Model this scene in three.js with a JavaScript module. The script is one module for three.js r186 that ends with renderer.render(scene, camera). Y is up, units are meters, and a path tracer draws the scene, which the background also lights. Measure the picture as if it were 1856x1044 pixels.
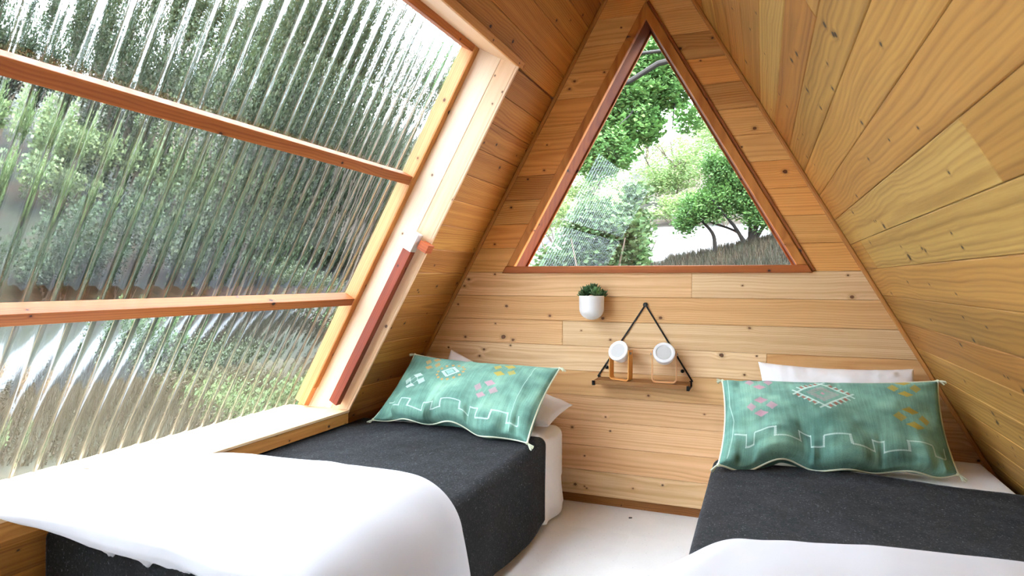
import * as THREE from 'three';
import { mergeGeometries, mergeVertices } from 'three/addons/utils/BufferGeometryUtils.js';
import { RoundedBoxGeometry } from 'three/addons/geometries/RoundedBoxGeometry.js';

// ------------------------------------------------------------------ camera, sky, sun, exposure
const EYE = 1.092;                                   // camera height above the white floor
const scene = new THREE.Scene();
const camera = new THREE.PerspectiveCamera(2 * Math.atan(522 / 1151) * 180 / Math.PI, 1856 / 1044, 0.05, 300);
camera.position.set(0, EYE, 0);
camera.rotation.order = 'YXZ';
camera.rotation.set(-0.0134, 0.3757, 0.0022);
camera.focus = 2.9;
camera.userData.fStop = 9;
const renderer = new THREE.WebGLRenderer({ antialias: true });
renderer.toneMapping = THREE.LinearToneMapping;
renderer.toneMappingExposure = 5.35;
renderer.shadowMap.enabled = true;

const SKY = 5.0;
{
  const W = 256, H = 128, d = new Float32Array(W * H * 4);
  for (let j = 0; j < H; j++) for (let i = 0; i < W; i++) {
    const e = Math.sin(((j + 0.5) / H - 0.5) * Math.PI), o = (j * W + i) * 4, l = 0.85 + 0.25 * Math.max(0, e);   // bright even overcast
    for (let c = 0; c < 3; c++) d[o + c] = e >= 0 ? l * [0.9, 1, 1.15][c] : [0.12, 0.12, 0.1][c];
    d[o + 3] = 1;
  }
  const t = new THREE.DataTexture(d, W, H, THREE.RGBAFormat, THREE.FloatType);
  t.mapping = THREE.EquirectangularReflectionMapping; t.magFilter = THREE.LinearFilter; t.needsUpdate = true;
  scene.background = t; scene.backgroundIntensity = SKY;
}
const sun = new THREE.DirectionalLight(new THREE.Color(1.0, 0.96, 0.9), 2.3);
sun.name = 'sun';
sun.position.set(10, 13, 0.6); sun.target.position.set(0, 0, -3);
sun.castShadow = true; sun.shadow.radius = 3; sun.shadow.mapSize.set(2048, 2048);
Object.assign(sun.shadow.camera, { left: -40, right: 40, top: 40, bottom: -40, near: 0.5, far: 120 });
scene.add(sun, sun.target);

// ------------------------------------------------------------------ helpers
const V = (x, y, z) => new THREE.Vector3(x, y, z);
function rng(seed) { let s = seed | 0; return () => { s = (s + 0x6d2b79f5) | 0; let t = Math.imul(s ^ (s >>> 15), 1 | s); t = (t + Math.imul(t ^ (t >>> 7), 61 | t)) ^ t; return ((t ^ (t >>> 14)) >>> 0) / 4294967296; }; }
const lerp = (a, b, t) => a + (b - a) * t, clamp = (x, a, b) => Math.min(b, Math.max(a, x));
const sstep = (a, b, x) => { const t = clamp((x - a) / (b - a), 0, 1); return t * t * (3 - 2 * t); };
function hash2(ix, iy) { let h = Math.imul(ix, 374761393) + Math.imul(iy, 668265263); h = Math.imul(h ^ (h >>> 13), 1274126177); return ((h ^ (h >>> 16)) >>> 0) / 4294967296; }
function vn(x, y, px = 0, s = 0) {                   // value noise 0..1, periodic in x when px is given
  const x0 = Math.floor(x), y0 = Math.floor(y), fx = x - x0, fy = y - y0, u = fx * fx * (3 - 2 * fx), v = fy * fy * (3 - 2 * fy);
  const w = (i) => px ? ((i % px) + px) % px : i, a = w(x0), b = w(x0 + 1);
  return lerp(lerp(hash2(a + s * 131, y0), hash2(b + s * 131, y0), u), lerp(hash2(a + s * 131, y0 + 1), hash2(b + s * 131, y0 + 1), u), v);
}
const fbm = (x, y, s = 0) => vn(x, y, 0, s) * 0.55 + vn(x * 2.1, y * 2.1, 0, s + 1) * 0.3 + vn(x * 4.3, y * 4.3, 0, s + 2) * 0.15;

const taken = {};
function numbered(n) { const k = (taken[n] = (taken[n] ?? -1) + 1); return k ? n + '_' + String(k).padStart(3, '0') : n; }
function shade(o) { o.castShadow = true; o.receiveShadow = true; return o; }
function tag(o, label, category, group, kind) {
  if (label) o.userData.label = label; if (category) o.userData.category = category;
  if (group) o.userData.group = group; if (kind) o.userData.kind = kind;
  return o;
}
function thing(name, label, category, group) { const o = new THREE.Group(); o.name = numbered(name); scene.add(o); return tag(o, label, category, group); }
function structure(name, label) { const o = new THREE.Group(); o.name = name; scene.add(o); o.userData.kind = 'structure'; if (label) o.userData.label = label; return o; }
function part(parent, name, geo, mat, label) {
  const m = shade(new THREE.Mesh(geo, mat));
  const used = parent.userData.__n ??= {}; const k = (used[name] = (used[name] ?? -1) + 1);
  m.name = k ? name + '_' + String(k).padStart(3, '0') : name;
  if (label) m.userData.label = label;
  parent.add(m); return m;
}
function canvasTex(w, h, draw, srgb = true) {
  const c = document.createElement('canvas'); c.width = w; c.height = h; draw(c.getContext('2d'), w, h);
  const t = new THREE.CanvasTexture(c); if (srgb) t.colorSpace = THREE.SRGBColorSpace; t.magFilter = THREE.LinearFilter; return t;
}
function dataTex(w, h, fn, srgb = true) {            // fn(i, j) -> [r, g, b] 0..255
  const d = new Uint8Array(w * h * 4);
  for (let j = 0; j < h; j++) for (let i = 0; i < w; i++) { const c = fn(i, j), o = (j * w + i) * 4; d[o] = clamp(c[0], 0, 255); d[o + 1] = clamp(c[1], 0, 255); d[o + 2] = clamp(c[2], 0, 255); d[o + 3] = 255; }
  const t = new THREE.DataTexture(d, w, h); t.wrapS = t.wrapT = THREE.RepeatWrapping; t.magFilter = THREE.LinearFilter; if (srgb) t.colorSpace = THREE.SRGBColorSpace; t.needsUpdate = true; return t;
}

// ------------------------------------------------------------------ wood: eight strips of board per texture, 2.4 m long, 0.122 m wide each
const TL = 2.4, ROW = 0.122, STRIPS = 8;
function woodTex(seed, early, late, knotc, knotRate, ringw, contrast) {
  const W = 2048, H = 1024, sh = H / STRIPS, R = rng(seed), strips = [];
  for (let k = 0; k < STRIPS; k++) {
    const kn = [], n = Math.round(knotRate * (0.4 + 1.3 * R()));
    for (let i = 0; i < n; i++) kn.push([R() * TL, 0.012 + R() * (ROW - 0.024), 0.003 + 0.0055 * R() * R() + (R() < 0.1 ? 0.003 : 0), R() < 0.35]);
    strips.push({ yc: lerp(-0.05, ROW + 0.05, R()), d: 0.012 + 0.07 * R(), s: 1 + Math.floor(R() * 900), kn, tone: (R() - 0.5) * 0.34, red: (R() - 0.5) * 0.2, rw: ringw * (0.7 + 0.8 * R()), bend: 0.03 * R() });
  }
  const bump = new Uint8Array(W * H * 4);
  const map = dataTex(W, H, (i, j) => {
    const st = strips[Math.floor(j / sh)], x = (i / W) * TL, y = ((j % sh) + 0.5) / sh * ROW, s = st.s;
    let yy = y - st.yc + (vn(x * 2.5, 3.3, 6, s) - 0.5) * 0.03 + (vn(x * 10, y * 12, 24, s + 7) - 0.5) * 0.006, r = Math.hypot(yy, st.d + st.bend * (vn(x * 1.25, 9.1, 3, s + 3) - 0.3));
    let kd = 9, kr = 1, dead = false;
    for (const [kx, ky, q, dd] of st.kn) {
      let dx = x - kx; if (dx > TL / 2) dx -= TL; if (dx < -TL / 2) dx += TL;
      const dy = y - ky, g = dx * dx / (20 * q * q) + dy * dy / (7 * q * q);
      if (g < 6) r += (yy > 0 ? 1 : -1) * 0 + q * 1.1 * Math.exp(-g);
      const e = Math.hypot(dx / 1.25, dy) / q * (0.85 + 0.3 * vn(Math.atan2(dy, dx) * 1.6 + 9, kx * 50, 0, s + 11));
      if (e < kd) { kd = e; kr = q; dead = dd; }
    }
    const t = r / st.rw + (vn(x * 5, y * 30, 12, s + 5) - 0.5) * 0.5, f = t - Math.floor(t), ring = hash2(Math.floor(t), s);
    let lw = f < 0.72 ? Math.pow(f / 0.72, 2.2) : Math.pow(1 - (f - 0.72) / 0.28, 0.8);
    lw *= (0.35 + 0.65 * ring) * contrast;
    const band = vn(x * 1.25, y * 60, 3, s + 21) - 0.5, fib = vn(x * 30, y * 1400, 72, s + 31) - 0.5, streak = vn(x * 5, y * 260, 12, s + 41) - 0.5;
    let m = clamp(0.16 + st.tone * 0.5 + lw * 0.62 + band * 0.42 + streak * 0.2 + fib * 0.14, 0, 1);
    let c = [0, 1, 2].map((q) => lerp(early[q], late[q], m));
    c[0] *= 1 + st.tone * -0.12; c[1] *= 1 - st.red * 0.18 - st.tone * 0.1; c[2] *= 1 - st.red * 0.4 - st.tone * 0.12;
    if (kd < 3) {
      const halo = sstep(3, 1, kd) * 0.35; c = c.map((v, q) => lerp(v, late[q] * 0.86, halo));
      const core = sstep(1.12, 0.82, kd), ringk = 0.5 + 0.5 * Math.sin(kd * 9 + hash2(s, 5) * 6);
      const kc = knotc.map((v, q) => lerp(v, late[q] * 0.62, dead ? 0.05 : 0.4 * ringk));
      c = c.map((v, q) => lerp(v, kc[q], core));
      if (dead && kd > 0.75 && kd < 1.15) c = c.map((v) => v * 0.6);
    }
    const o = (j * W + i) * 4; bump[o] = bump[o + 1] = bump[o + 2] = clamp(150 - m * 60 + fib * 60, 0, 255); bump[o + 3] = 255;
    return c;
  });
  const b = new THREE.DataTexture(bump, W, H); b.wrapS = b.wrapT = THREE.RepeatWrapping; b.magFilter = THREE.LinearFilter; b.needsUpdate = true;
  return { map, bump: b };
}
const CEDAR = woodTex(11, [220, 180, 112], [158, 102, 42], [64, 38, 18], 7, 0.0075, 0.85);
const KNOTTY = woodTex(29, [216, 172, 108], [152, 98, 44], [58, 34, 18], 11, 0.009, 0.8);
const BLOND = woodTex(83, [244, 210, 162], [200, 148, 94], [118, 74, 42], 6, 0.0085, 0.8);
const AMBER = woodTex(101, [196, 156, 82], [138, 98, 38], [58, 40, 20], 9, 0.010, 0.85);
const PINE = woodTex(47, [240, 214, 180], [220, 180, 138], [120, 80, 56], 4, 0.006, 0.45);
function wood(tex, color, rough = 0.62) { return new THREE.MeshStandardMaterial({ map: tex.map, bumpMap: tex.bump, bumpScale: 0.0005, color: new THREE.Color(color), roughness: rough }); }
const TONES = ['#ffffff', '#f6ead8', '#fff2e2', '#ecd9c2', '#fbe6d4', '#e9c9ac', '#ffeeda'];
const cedarMats = TONES.map((c) => wood(CEDAR, c)), knottyMats = TONES.map((c) => wood(KNOTTY, c)), leftMats = ['#e0c08a', '#d2b27e', '#e8c68e'].map((c) => wood(CEDAR, c)), leftMats2 = ['#dcbe8a', '#d0b07c'].map((c) => wood(KNOTTY, c)), amberMats = TONES.map((c) => wood(AMBER, c));
const honeyMats = ['#ffe2ac', '#ffd89a', '#ffeaba'].map((c) => wood(BLOND, c)), blondMats = ['#ffffff', '#fff0e6', '#f8ecd8', '#fff6ea'].map((c) => wood(BLOND, c)), pineMats = ['#ffffff', '#fff4ea', '#f4e6d8'].map((c) => wood(PINE, c, 0.55));
const trimMat = wood(BLOND, '#dcb47c'), redCedar = wood(CEDAR, '#eec498'), railMat = wood(CEDAR, '#dca074'), stileMat = wood(BLOND, '#f0d4bc'), stickMat = wood(CEDAR, '#b05a40', 0.5), darkTrim = wood(CEDAR, '#b98a60'), sheathMat = wood(KNOTTY, '#c9ab88'), sillMat = wood(PINE, '#f6e8d2', 0.6), liningShade = wood(CEDAR, '#8a5a2c', 0.95);
const pick = (list, R) => list[Math.floor(R() * list.length) % list.length];

// a plank from a convex polygon (counter-clockwise, local x y), front face at z = 0, back at z = -t, front edges chamfered; grain along x
function plankGeo(poly, t, ch, R, grain = 'x') {
  const n = poly.length, pos = [], uv = [], strip = Math.floor(R() * STRIPS), off = R() * TL, gi = grain === 'x' ? 0 : 1;
  let lo = 1e9, hi = -1e9; for (const p of poly) { lo = Math.min(lo, p[1 - gi]); hi = Math.max(hi, p[1 - gi]); }
  const wide = Math.max(hi - lo, 0.03), sgn = R() < 0.5 ? 1 : -1, sc = Math.min(1, ROW / wide);
  const uvOf = (x, y, z) => { const a = gi ? y : x, b = (gi ? x : y) - lo; const q = clamp((b - z * 0.5) / ROW * sc + Math.max(0, 1 - wide / ROW) / 2, 0, 1) * 0.96 + 0.02; return [(off + sgn * a) / TL, (strip + q) / STRIPS]; };
  const inset = poly.map((p, i) => {
    const a = poly[(i + n - 1) % n], b = poly[(i + 1) % n];
    const d1 = [p[0] - a[0], p[1] - a[1]], d2 = [b[0] - p[0], b[1] - p[1]], l1 = Math.hypot(...d1), l2 = Math.hypot(...d2);
    const n1 = [-d1[1] / l1, d1[0] / l1], n2 = [-d2[1] / l2, d2[0] / l2], k = ch / Math.max(0.35, 1 + n1[0] * n2[0] + n1[1] * n2[1]);
    return [p[0] + (n1[0] + n2[0]) * k, p[1] + (n1[1] + n2[1]) * k];
  });
  const tri = (...v) => { for (const p of v) { pos.push(...p); uv.push(...uvOf(...p)); } };
  for (let i = 1; i < n - 1; i++) tri([...inset[0], 0], [...inset[i], 0], [...inset[i + 1], 0]);
  for (let i = 0; i < n; i++) {
    const j = (i + 1) % n, a = [...inset[i], 0], b = [...inset[j], 0], c = [...poly[j], -ch], d = [...poly[i], -ch], e = [...poly[j], -t], f = [...poly[i], -t];
    tri(d, c, b); tri(d, b, a); tri(f, e, c); tri(f, c, d);
  }
  for (let i = 1; i < n - 1; i++) tri([...poly[0], -t], [...poly[i + 1], -t], [...poly[i], -t]);
  const g = new THREE.BufferGeometry();
  g.setAttribute('position', new THREE.Float32BufferAttribute(pos, 3)); g.setAttribute('uv', new THREE.Float32BufferAttribute(uv, 2)); g.computeVertexNormals();
  return g;
}
const rect = (x0, x1, y0, y1) => [[x0, y0], [x1, y0], [x1, y1], [x0, y1]];
// a softened box with wood uv, grain along the given axis
function stickGeo(w, h, d, grain, R, r = 0.0025) {
  const g = new RoundedBoxGeometry(w, h, d, 1, Math.min(r, w / 3, h / 3, d / 3)), p = g.attributes.position, nn = g.attributes.normal, uv = g.attributes.uv, strip = Math.floor(R() * STRIPS), off = R() * TL;
  for (let i = 0; i < p.count; i++) {
    const q = [p.getX(i), p.getY(i), p.getZ(i)], n = [Math.abs(nn.getX(i)), Math.abs(nn.getY(i)), Math.abs(nn.getZ(i))];
    const others = [0, 1, 2].filter((k) => k !== grain), ob = n[others[0]] > n[others[1]] ? others[1] : others[0], b = q[ob] * Math.min(1, ROW / [w, h, d][ob]);
    const a = n[grain] > 0.8 ? q[others[1]] : q[grain];
    uv.setXY(i, (off + a) / TL, (strip + clamp((b + 0.061) / ROW, 0.02, 0.98)) / STRIPS);
  }
  return g;
}
function boxAt(parent, name, size, at, mat, R, grain = 0, label, r) { const m = part(parent, name, stickGeo(...size, grain, R, r), mat, label); m.position.set(...at); return m; }

// ------------------------------------------------------------------ the A-frame: apex line, slopes (measured with the eye as origin, then lifted by EYE)
const AX = -0.5205, AY = 1.6728, S = 0.5648, LL = Math.hypot(1, S), CU = 1 / LL, SU = S / LL;  // CU = .8707, SU = .4918
const FLOOR = -1.0915, ZB = -3, ZF = 2.6;
const qFloor = FLOOR / CU, qApex = AY / CU;
// local frames on the inner faces: x along the cabin, y up the slope, z into the room
function slopeFrame(side) {
  const m = new THREE.Matrix4(), up = V(-side * SU, CU, 0), into = V(-side * CU, -SU, 0), along = up.clone().cross(into);
  m.makeBasis(along, up, into); m.setPosition(AX + side * S * AY, EYE, 0); return m;
}
function applyFrame(o, m) { m.decompose(o.position, o.quaternion, o.scale); return o; }
const FL = slopeFrame(-1), FR = slopeFrame(1);       // left: local x = -z ; right: local x = +z

// opening of the side window in the left slope (local x = -z)
const OP = { x0: -0.92, x1: 2.483, q0: -0.705, q1: 1.023 };

{
  const R = rng(5), w = applyFrame(structure('wall_left', 'sloping cedar board wall around the big corrugated window'), FL);
  const rows = [];
  for (let q = 0.402 - 0.123 * 14; q < qApex; q += 0.123) rows.push([Math.max(q, qFloor), Math.min(q + 0.123, qApex - 0.005)]);
  const lay = (x0, x1, a, b, joint) => {
    if (x1 - x0 < 0.02 || b - a < 0.008) return;
    const cuts = [x0]; if (joint && x1 - x0 > 2) { cuts.push(x0 + 0.9 + R() * (x1 - x0 - 1.6)); } cuts.push(x1);
    for (let i = 0; i + 1 < cuts.length; i++) part(w, 'board', plankGeo(rect(cuts[i] + 0.0004, cuts[i + 1] - 0.0004, a + 0.0006, b - 0.0006), 0.014, 0.0022, R), pick(R() < 0.6 ? leftMats : leftMats2, R));
  };
  const C = 0.028;
  for (const [a, b] of rows) {
    if (b - a < 0.01) continue;
    const lowTop = Math.min(b, OP.q0 - 0.06), upBot = Math.max(a, OP.q1 + 0.002);
    if (lowTop > a) lay(-ZF, -ZB, a, lowTop, true);
    if (upBot < b) lay(-ZF, -ZB, upBot, b, true);
    const ia = Math.max(a, OP.q0 - 0.06), ib = Math.min(b, OP.q1 + 0.002);
    if (ib - ia > 0.004) { lay(OP.x1 + 0.008, -ZB, ia, ib, false); lay(-ZF, OP.x0 - 0.008, ia, ib, false); }
  }
  const sheath = (x0, x1, a, b) => { const m = part(w, 'sheathing', stickGeo(x1 - x0, b - a, 0.25, 0, R), sheathMat); m.position.set((x0 + x1) / 2, (a + b) / 2, -0.014 - 0.125); };
  sheath(-ZF - 0.1, -ZB + 0.1, qFloor - 0.2, -0.93); sheath(-ZF - 0.1, -ZB + 0.1, OP.q1 + 0.02, qApex + 0.15);
  sheath(OP.x1 + 0.02, -ZB + 0.1, -0.93, OP.q1 + 0.02); sheath(-ZF - 0.1, OP.x0 - 0.02, -0.93, OP.q1 + 0.02);
}
{
  const R = rng(71), w = applyFrame(structure('wall_right', 'sloping cedar board wall beside the right bed'), FR);
  for (let q = 0.0435 / CU - 0.1205 * 12; q < qApex; q += 0.1205) {
    const a = Math.max(q, qFloor), b = Math.min(q + 0.1205, qApex - 0.005); if (b - a < 0.01) continue;
    const cuts = [ZB]; const x = ZB + 0.25 + R() * 2.6; if (R() < 0.6) cuts.push(x); cuts.push(0.9 + R(), ZF);
    for (let i = 0; i + 1 < cuts.length; i++) part(w, 'board', plankGeo(rect(cuts[i] + 0.0004, cuts[i + 1] - 0.0004, a + 0.0006, b - 0.0006), 0.014, 0.0022, R), pick(amberMats, R));
  }
  const m = part(w, 'sheathing', stickGeo(ZF - ZB + 0.2, qApex - qFloor + 0.35, 0.25, 0, R), sheathMat); m.position.set((ZF + ZB) / 2, (qApex + qFloor) / 2 - 0.03, -0.139);
}

// end wall with the triangular window; local = world x, y - EYE, room side at z = ZB
const WAX = -0.516, WAY = 1.297, WB = 0.032;         // outer corner of the window frame
function gable(name, label, z, dir, hole, seed) {
  const R = rng(seed), w = structure(name, label);
  w.position.set(0, EYE, z); if (dir < 0) { w.rotation.y = Math.PI; }
  const ax = dir < 0 ? -AX : AX, wx = dir < 0 ? -WAX : WAX;
  const xL = (y) => ax - S * (AY - y), xR = (y) => ax + S * (AY - y), hy = WAY - 0.012, hl = (y) => wx - S * (hy - y), hr = (y) => wx + S * (hy - y);
  const P = 0.1207;
  const fixed = hole ? { '-1': [-0.3], '-2': [], '-3': [-0.915], '-4': [0.02] } : {};
  const put = (poly, m) => part(w, 'board', plankGeo(poly, 0.014, 0.002, R), m);
  for (let k = -9; k < 14; k++) {
    const y0 = Math.max(0.0385 + P * k, FLOOR) + 0.0005, y1 = Math.min(0.0385 + P * (k + 1), AY) - 0.0005; if (y1 - y0 < 0.01) continue;
    const mat = () => pick(y1 < WB + 0.03 ? blondMats : R() < 0.12 ? cedarMats : R() < 0.12 ? knottyMats : honeyMats, R);   // brighter light below the window put in as paler boards
    if (hole && y0 > WB - 0.01 && y0 < hy) {
      if (y1 <= hy) { put([[xL(y0), y0], [hl(y0), y0], [hl(y1), y1], [xL(y1), y1]], mat()); put([[hr(y0), y0], [xR(y0), y0], [xR(y1), y1], [hr(y1), y1]], mat()); }
      else { const m = mat(); put([[xL(y0), y0], [hl(y0), y0], [wx, hy], [wx - 0.0005, y1], [xL(y1), y1]], m); put([[hr(y0), y0], [xR(y0), y0], [xR(y1), y1], [wx + 0.0005, y1], [wx, hy]], mat()); }
      continue;
    }
    const j = fixed[k] ?? (R() < 0.45 && y0 < 0.9 ? [lerp(xL(y1), xR(y1), 0.3 + 0.5 * R())] : []);
    const xs = [null, ...j, null];
    for (let i = 0; i + 1 < xs.length; i++) {
      const a0 = xs[i] ?? xL(y0), a1 = xs[i] ?? xL(y1), b0 = xs[i + 1] ?? xR(y0), b1 = xs[i + 1] ?? xR(y1);
      put(b1 - a1 < 0.004 ? [[a0, y0], [b0, y0], [(a1 + b1) / 2, y1]] : [[a0, y0], [b0 - 0.0006, y0], [b1 - 0.0006, y1], [a1, y1]], mat());
    }
  }
  const sh = new THREE.Shape([[xL(FLOOR - 0.15), FLOOR - 0.15], [xR(FLOOR - 0.15), FLOOR - 0.15], [ax, AY]].map((p) => new THREE.Vector2(...p)));
  if (hole) sh.holes.push(new THREE.Path([[hl(WB + 0.012), WB + 0.012], [wx, hy], [hr(WB + 0.012), WB + 0.012]].map((p) => new THREE.Vector2(...p))));
  const g = new THREE.ExtrudeGeometry(sh, { depth: 0.15, bevelEnabled: false }); g.translate(0, 0, -0.164);
  part(w, 'sheathing', g, sheathMat);
  return w;
}
gable('wall_back', 'end wall of honey cedar boards around the triangular window', ZB, 1, true, 17);


gable('wall_front', 'board wall at the near end of the cabin', ZF, -1, false, 19);

// floor
{
  const f = structure('floor', 'white painted floor between the two beds');
  const tex = dataTex(512, 512, (i, j) => { const n = fbm(i / 60, j / 60, 3), s = hash2(i, j + 999) > 0.9993 ? -60 : 0; const v = 242 + (n - 0.5) * 12 + (hash2(i, j) - 0.5) * 5 + s; return [v, v - 3, v - 8]; });
  const bmp = dataTex(256, 256, (i, j) => { const v = 128 + (fbm(i / 9, j / 9, 8) - 0.5) * 90; return [v, v, v]; }, false);
  const g = new THREE.BoxGeometry(3.9, 0.12, ZF - ZB + 0.3); { const u = g.attributes.uv, p = g.attributes.position; for (let i = 0; i < u.count; i++) u.setXY(i, p.getX(i) * 0.8, p.getZ(i) * 0.8); }
  const m = part(f, 'painted_floor', g, new THREE.MeshStandardMaterial({ map: tex, bumpMap: bmp, bumpScale: 0.0006, roughness: 0.5 })); m.position.set(AX, -0.06, (ZB + ZF) / 2);
}

// corner trims between slopes and end wall
{
  const R = rng(3);
  const len = (qApex - qFloor);
  for (const side of [-1, 1]) {
    const t = applyFrame(structure('trim_' + (side < 0 ? 1 : 2), side < 0 ? 'thin cedar corner strip left of the end wall' : 'thin cedar corner strip right of the end wall'), side < 0 ? FL : FR);
    const m = part(t, 'strip', stickGeo(0.017, len - 0.03, 0.017, 1, R, 0.005), trimMat);
    m.position.set(side < 0 ? -ZB - 0.0085 : ZB + 0.0085, (qApex + qFloor) / 2 - 0.015, 0.0085);
  }
}

// ------------------------------------------------------------------ window 1: corrugated side window in the left slope
{
  const R = rng(23), w = applyFrame(structure('window_1', 'large side window of corrugated sheet with an added dimming tint and two cedar rails'), FL);
  const { x0, x1, q0, q1 } = OP, L = x1 - x0, xm = (x0 + x1) / 2;
  // deep lining boards
  const lining = (nm, size, at, mat, grain) => boxAt(w, nm, size, at, mat, R, grain);
  lining('lining_board', [0.02, q1 - q0 + 0.16, 0.115], [x1 + 0.01, (q0 + q1) / 2 - 0.07, -0.1375], pineMats[0], 1);
  lining('lining_board', [0.02, q1 - q0 + 0.06, 0.0785], [x1 + 0.01, (q0 + q1) / 2 - 0.02, -0.0395], pineMats[1], 1);
  lining('lining_board', [L + 0.04, 0.02, 0.2], [xm, q1 + 0.01, -0.1], pineMats[2], 0);
  lining('lining_board', [0.02, q1 - q0 + 0.02, 0.2], [x0 - 0.01, (q0 + q1) / 2, -0.1], pineMats[1], 1);
  // casing strips on the room side
  boxAt(w, 'casing', [L + 0.05, 0.03, 0.018], [xm + 0.004, q1 + 0.016, 0.008], trimMat, R, 0);
  boxAt(w, 'casing', [0.012, q1 - q0 + 0.04, 0.012], [x1 + 0.007, (q0 + q1) / 2, 0.004], pineMats[1], R, 1);
  // frame: stiles, head, bottom rail, two rails
  boxAt(w, 'stile', [0.034, q1 - q0 + 0.1, 0.062], [x1 - 0.017, (q0 + q1) / 2 - 0.05, -0.227], stileMat, R, 1);
  boxAt(w, 'stile_shade_cap', [0.033, q1 - q0 - 0.005, 0.006], [x1 - 0.0175, (q0 + q1) / 2, -0.1935], redCedar, R, 1);  // added strip: paints the shaded room side of the stile darker
  boxAt(w, 'stile', [0.034, q1 - q0 + 0.1, 0.062], [x0 + 0.017, (q0 + q1) / 2 - 0.05, -0.227], stileMat, R, 1);
  boxAt(w, 'head_rail', [L - 0.07, 0.03, 0.062], [xm, q1 - 0.014, -0.227], railMat, R, 0);
  boxAt(w, 'rail', [L - 0.07, 0.041, 0.06], [xm, 0.3865, -0.226], railMat, R, 0);
  boxAt(w, 'rail', [L - 0.07, 0.036, 0.06], [xm, -0.2325, -0.226], railMat, R, 0);
  // corrugated sheet: one closed skin of slightly uneven thickness
  const pitch = 0.07, A = 0.0085, N = 16, seg = Math.round((L - 0.02) / pitch * N), rows = 26, pos = [], idx = [], nrm = [];
  const xa = x0 + 0.01, qa = q0 - 0.19, qb = q1 + 0.005, K = 2 * Math.PI / pitch;
  for (let f = 0; f < 2; f++) for (let r = 0; r <= rows; r++) for (let i = 0; i <= seg; i++) {
    const x = xa + (L - 0.02) * i / seg, q = lerp(qa, qb, r / rows), amp = f ? A : A * 0.9, ph = (vn(x * 3, q * 2.2, 0, 77) - 0.5) * 0.5;
    const w2 = Math.sin(K * x + (f ? 0 : ph * 0.35)), y = -0.268 + amp * w2 + (f ? 0 : -0.0021) + (vn(x * 11, q * 26, 0, 60 + f) - 0.5) * 0.0005;
    pos.push(x, q, y);
  }
  const at = (f, r, i) => f * (rows + 1) * (seg + 1) + r * (seg + 1) + i;
  for (let r = 0; r < rows; r++) for (let i = 0; i < seg; i++) {
    idx.push(at(1, r, i), at(1, r, i + 1), at(1, r + 1, i + 1), at(1, r, i), at(1, r + 1, i + 1), at(1, r + 1, i));
    idx.push(at(0, r, i), at(0, r + 1, i + 1), at(0, r, i + 1), at(0, r, i), at(0, r + 1, i), at(0, r + 1, i + 1));
  }
  const g = new THREE.BufferGeometry(); g.setAttribute('position', new THREE.Float32BufferAttribute(pos, 3)); g.setIndex(idx); g.computeVertexNormals();
  // rims
  const rp = [], quad = (a, b, c, d) => rp.push(...a, ...b, ...c, ...a, ...c, ...d), pt = (k) => pos.slice(k * 3, k * 3 + 3);
  for (let i = 0; i < seg; i++) { quad(pt(at(0, 0, i)), pt(at(0, 0, i + 1)), pt(at(1, 0, i + 1)), pt(at(1, 0, i))); quad(pt(at(1, rows, i)), pt(at(1, rows, i + 1)), pt(at(0, rows, i + 1)), pt(at(0, rows, i))); }
  for (let r = 0; r < rows; r++) { quad(pt(at(1, r, 0)), pt(at(1, r + 1, 0)), pt(at(0, r + 1, 0)), pt(at(0, r, 0))); quad(pt(at(0, r, seg)), pt(at(0, r + 1, seg)), pt(at(1, r + 1, seg)), pt(at(1, r, seg))); }
  const rg = new THREE.BufferGeometry(); rg.setAttribute('position', new THREE.Float32BufferAttribute(rp, 3)); rg.computeVertexNormals();
  const sheet = mergeGeometries([g.toNonIndexed(), rg]);
  part(w, 'corrugated_pane', sheet, new THREE.MeshPhysicalMaterial({ color: new THREE.Color('#c4c9ca'), transmission: 1, thickness: 0.0016, ior: 1.5, roughness: 0.0, specularIntensity: 0.6 }), 'corrugated plastic sheet with a grey tint added to dim the light');  // grey tint added to dim the light falling on the left duvet
}
{ // sill of the side window (level board with an overhanging nose)
  const R = rng(29), s = structure('trim_3', 'thick pale window sill board under the corrugated window');
  const len = OP.x1 - OP.x0, zc = -(OP.x0 + OP.x1) / 2;
  boxAt(s, 'sill_board', [0.35, 0.012, len], [-1.972, EYE - 0.618, zc], sillMat, R, 2);
  boxAt(s, 'sill_beam', [0.33, 0.052, len], [-1.968, EYE - 0.6505, zc], wood(KNOTTY, '#ffe2b4'), R, 2);
}
{ // wooden prop stick with its catch on the far lining of the side window
  const R = rng(31), t = thing('prop_stick', 'reddish wooden prop stick lying along the far lining of the corrugated window', 'prop stick');
  const a = V(-1.852, EYE - 0.575, -2.445), b = V(-1.445, EYE + 0.145, -2.445), d = b.clone().sub(a), len = d.length();
  t.position.copy(a); t.quaternion.setFromUnitVectors(V(0, 1, 0), d.normalize());
  boxAt(t, 'stick', [0.046, len, 0.036], [0, len / 2, 0], stickMat, R, 1);
  boxAt(t, 'catch_sleeve', [0.056, 0.085, 0.046], [-0.004, len + 0.025, 0.004], new THREE.MeshStandardMaterial({ color: '#f2f0ee', roughness: 0.5 }), R, 1, 'white plastic sleeve');
  boxAt(t, 'catch_block', [0.05, 0.04, 0.05], [0.062, len + 0.03, -0.01], wood(CEDAR, '#e08a66'), R, 0, 'small reddish wood block');
}

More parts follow.
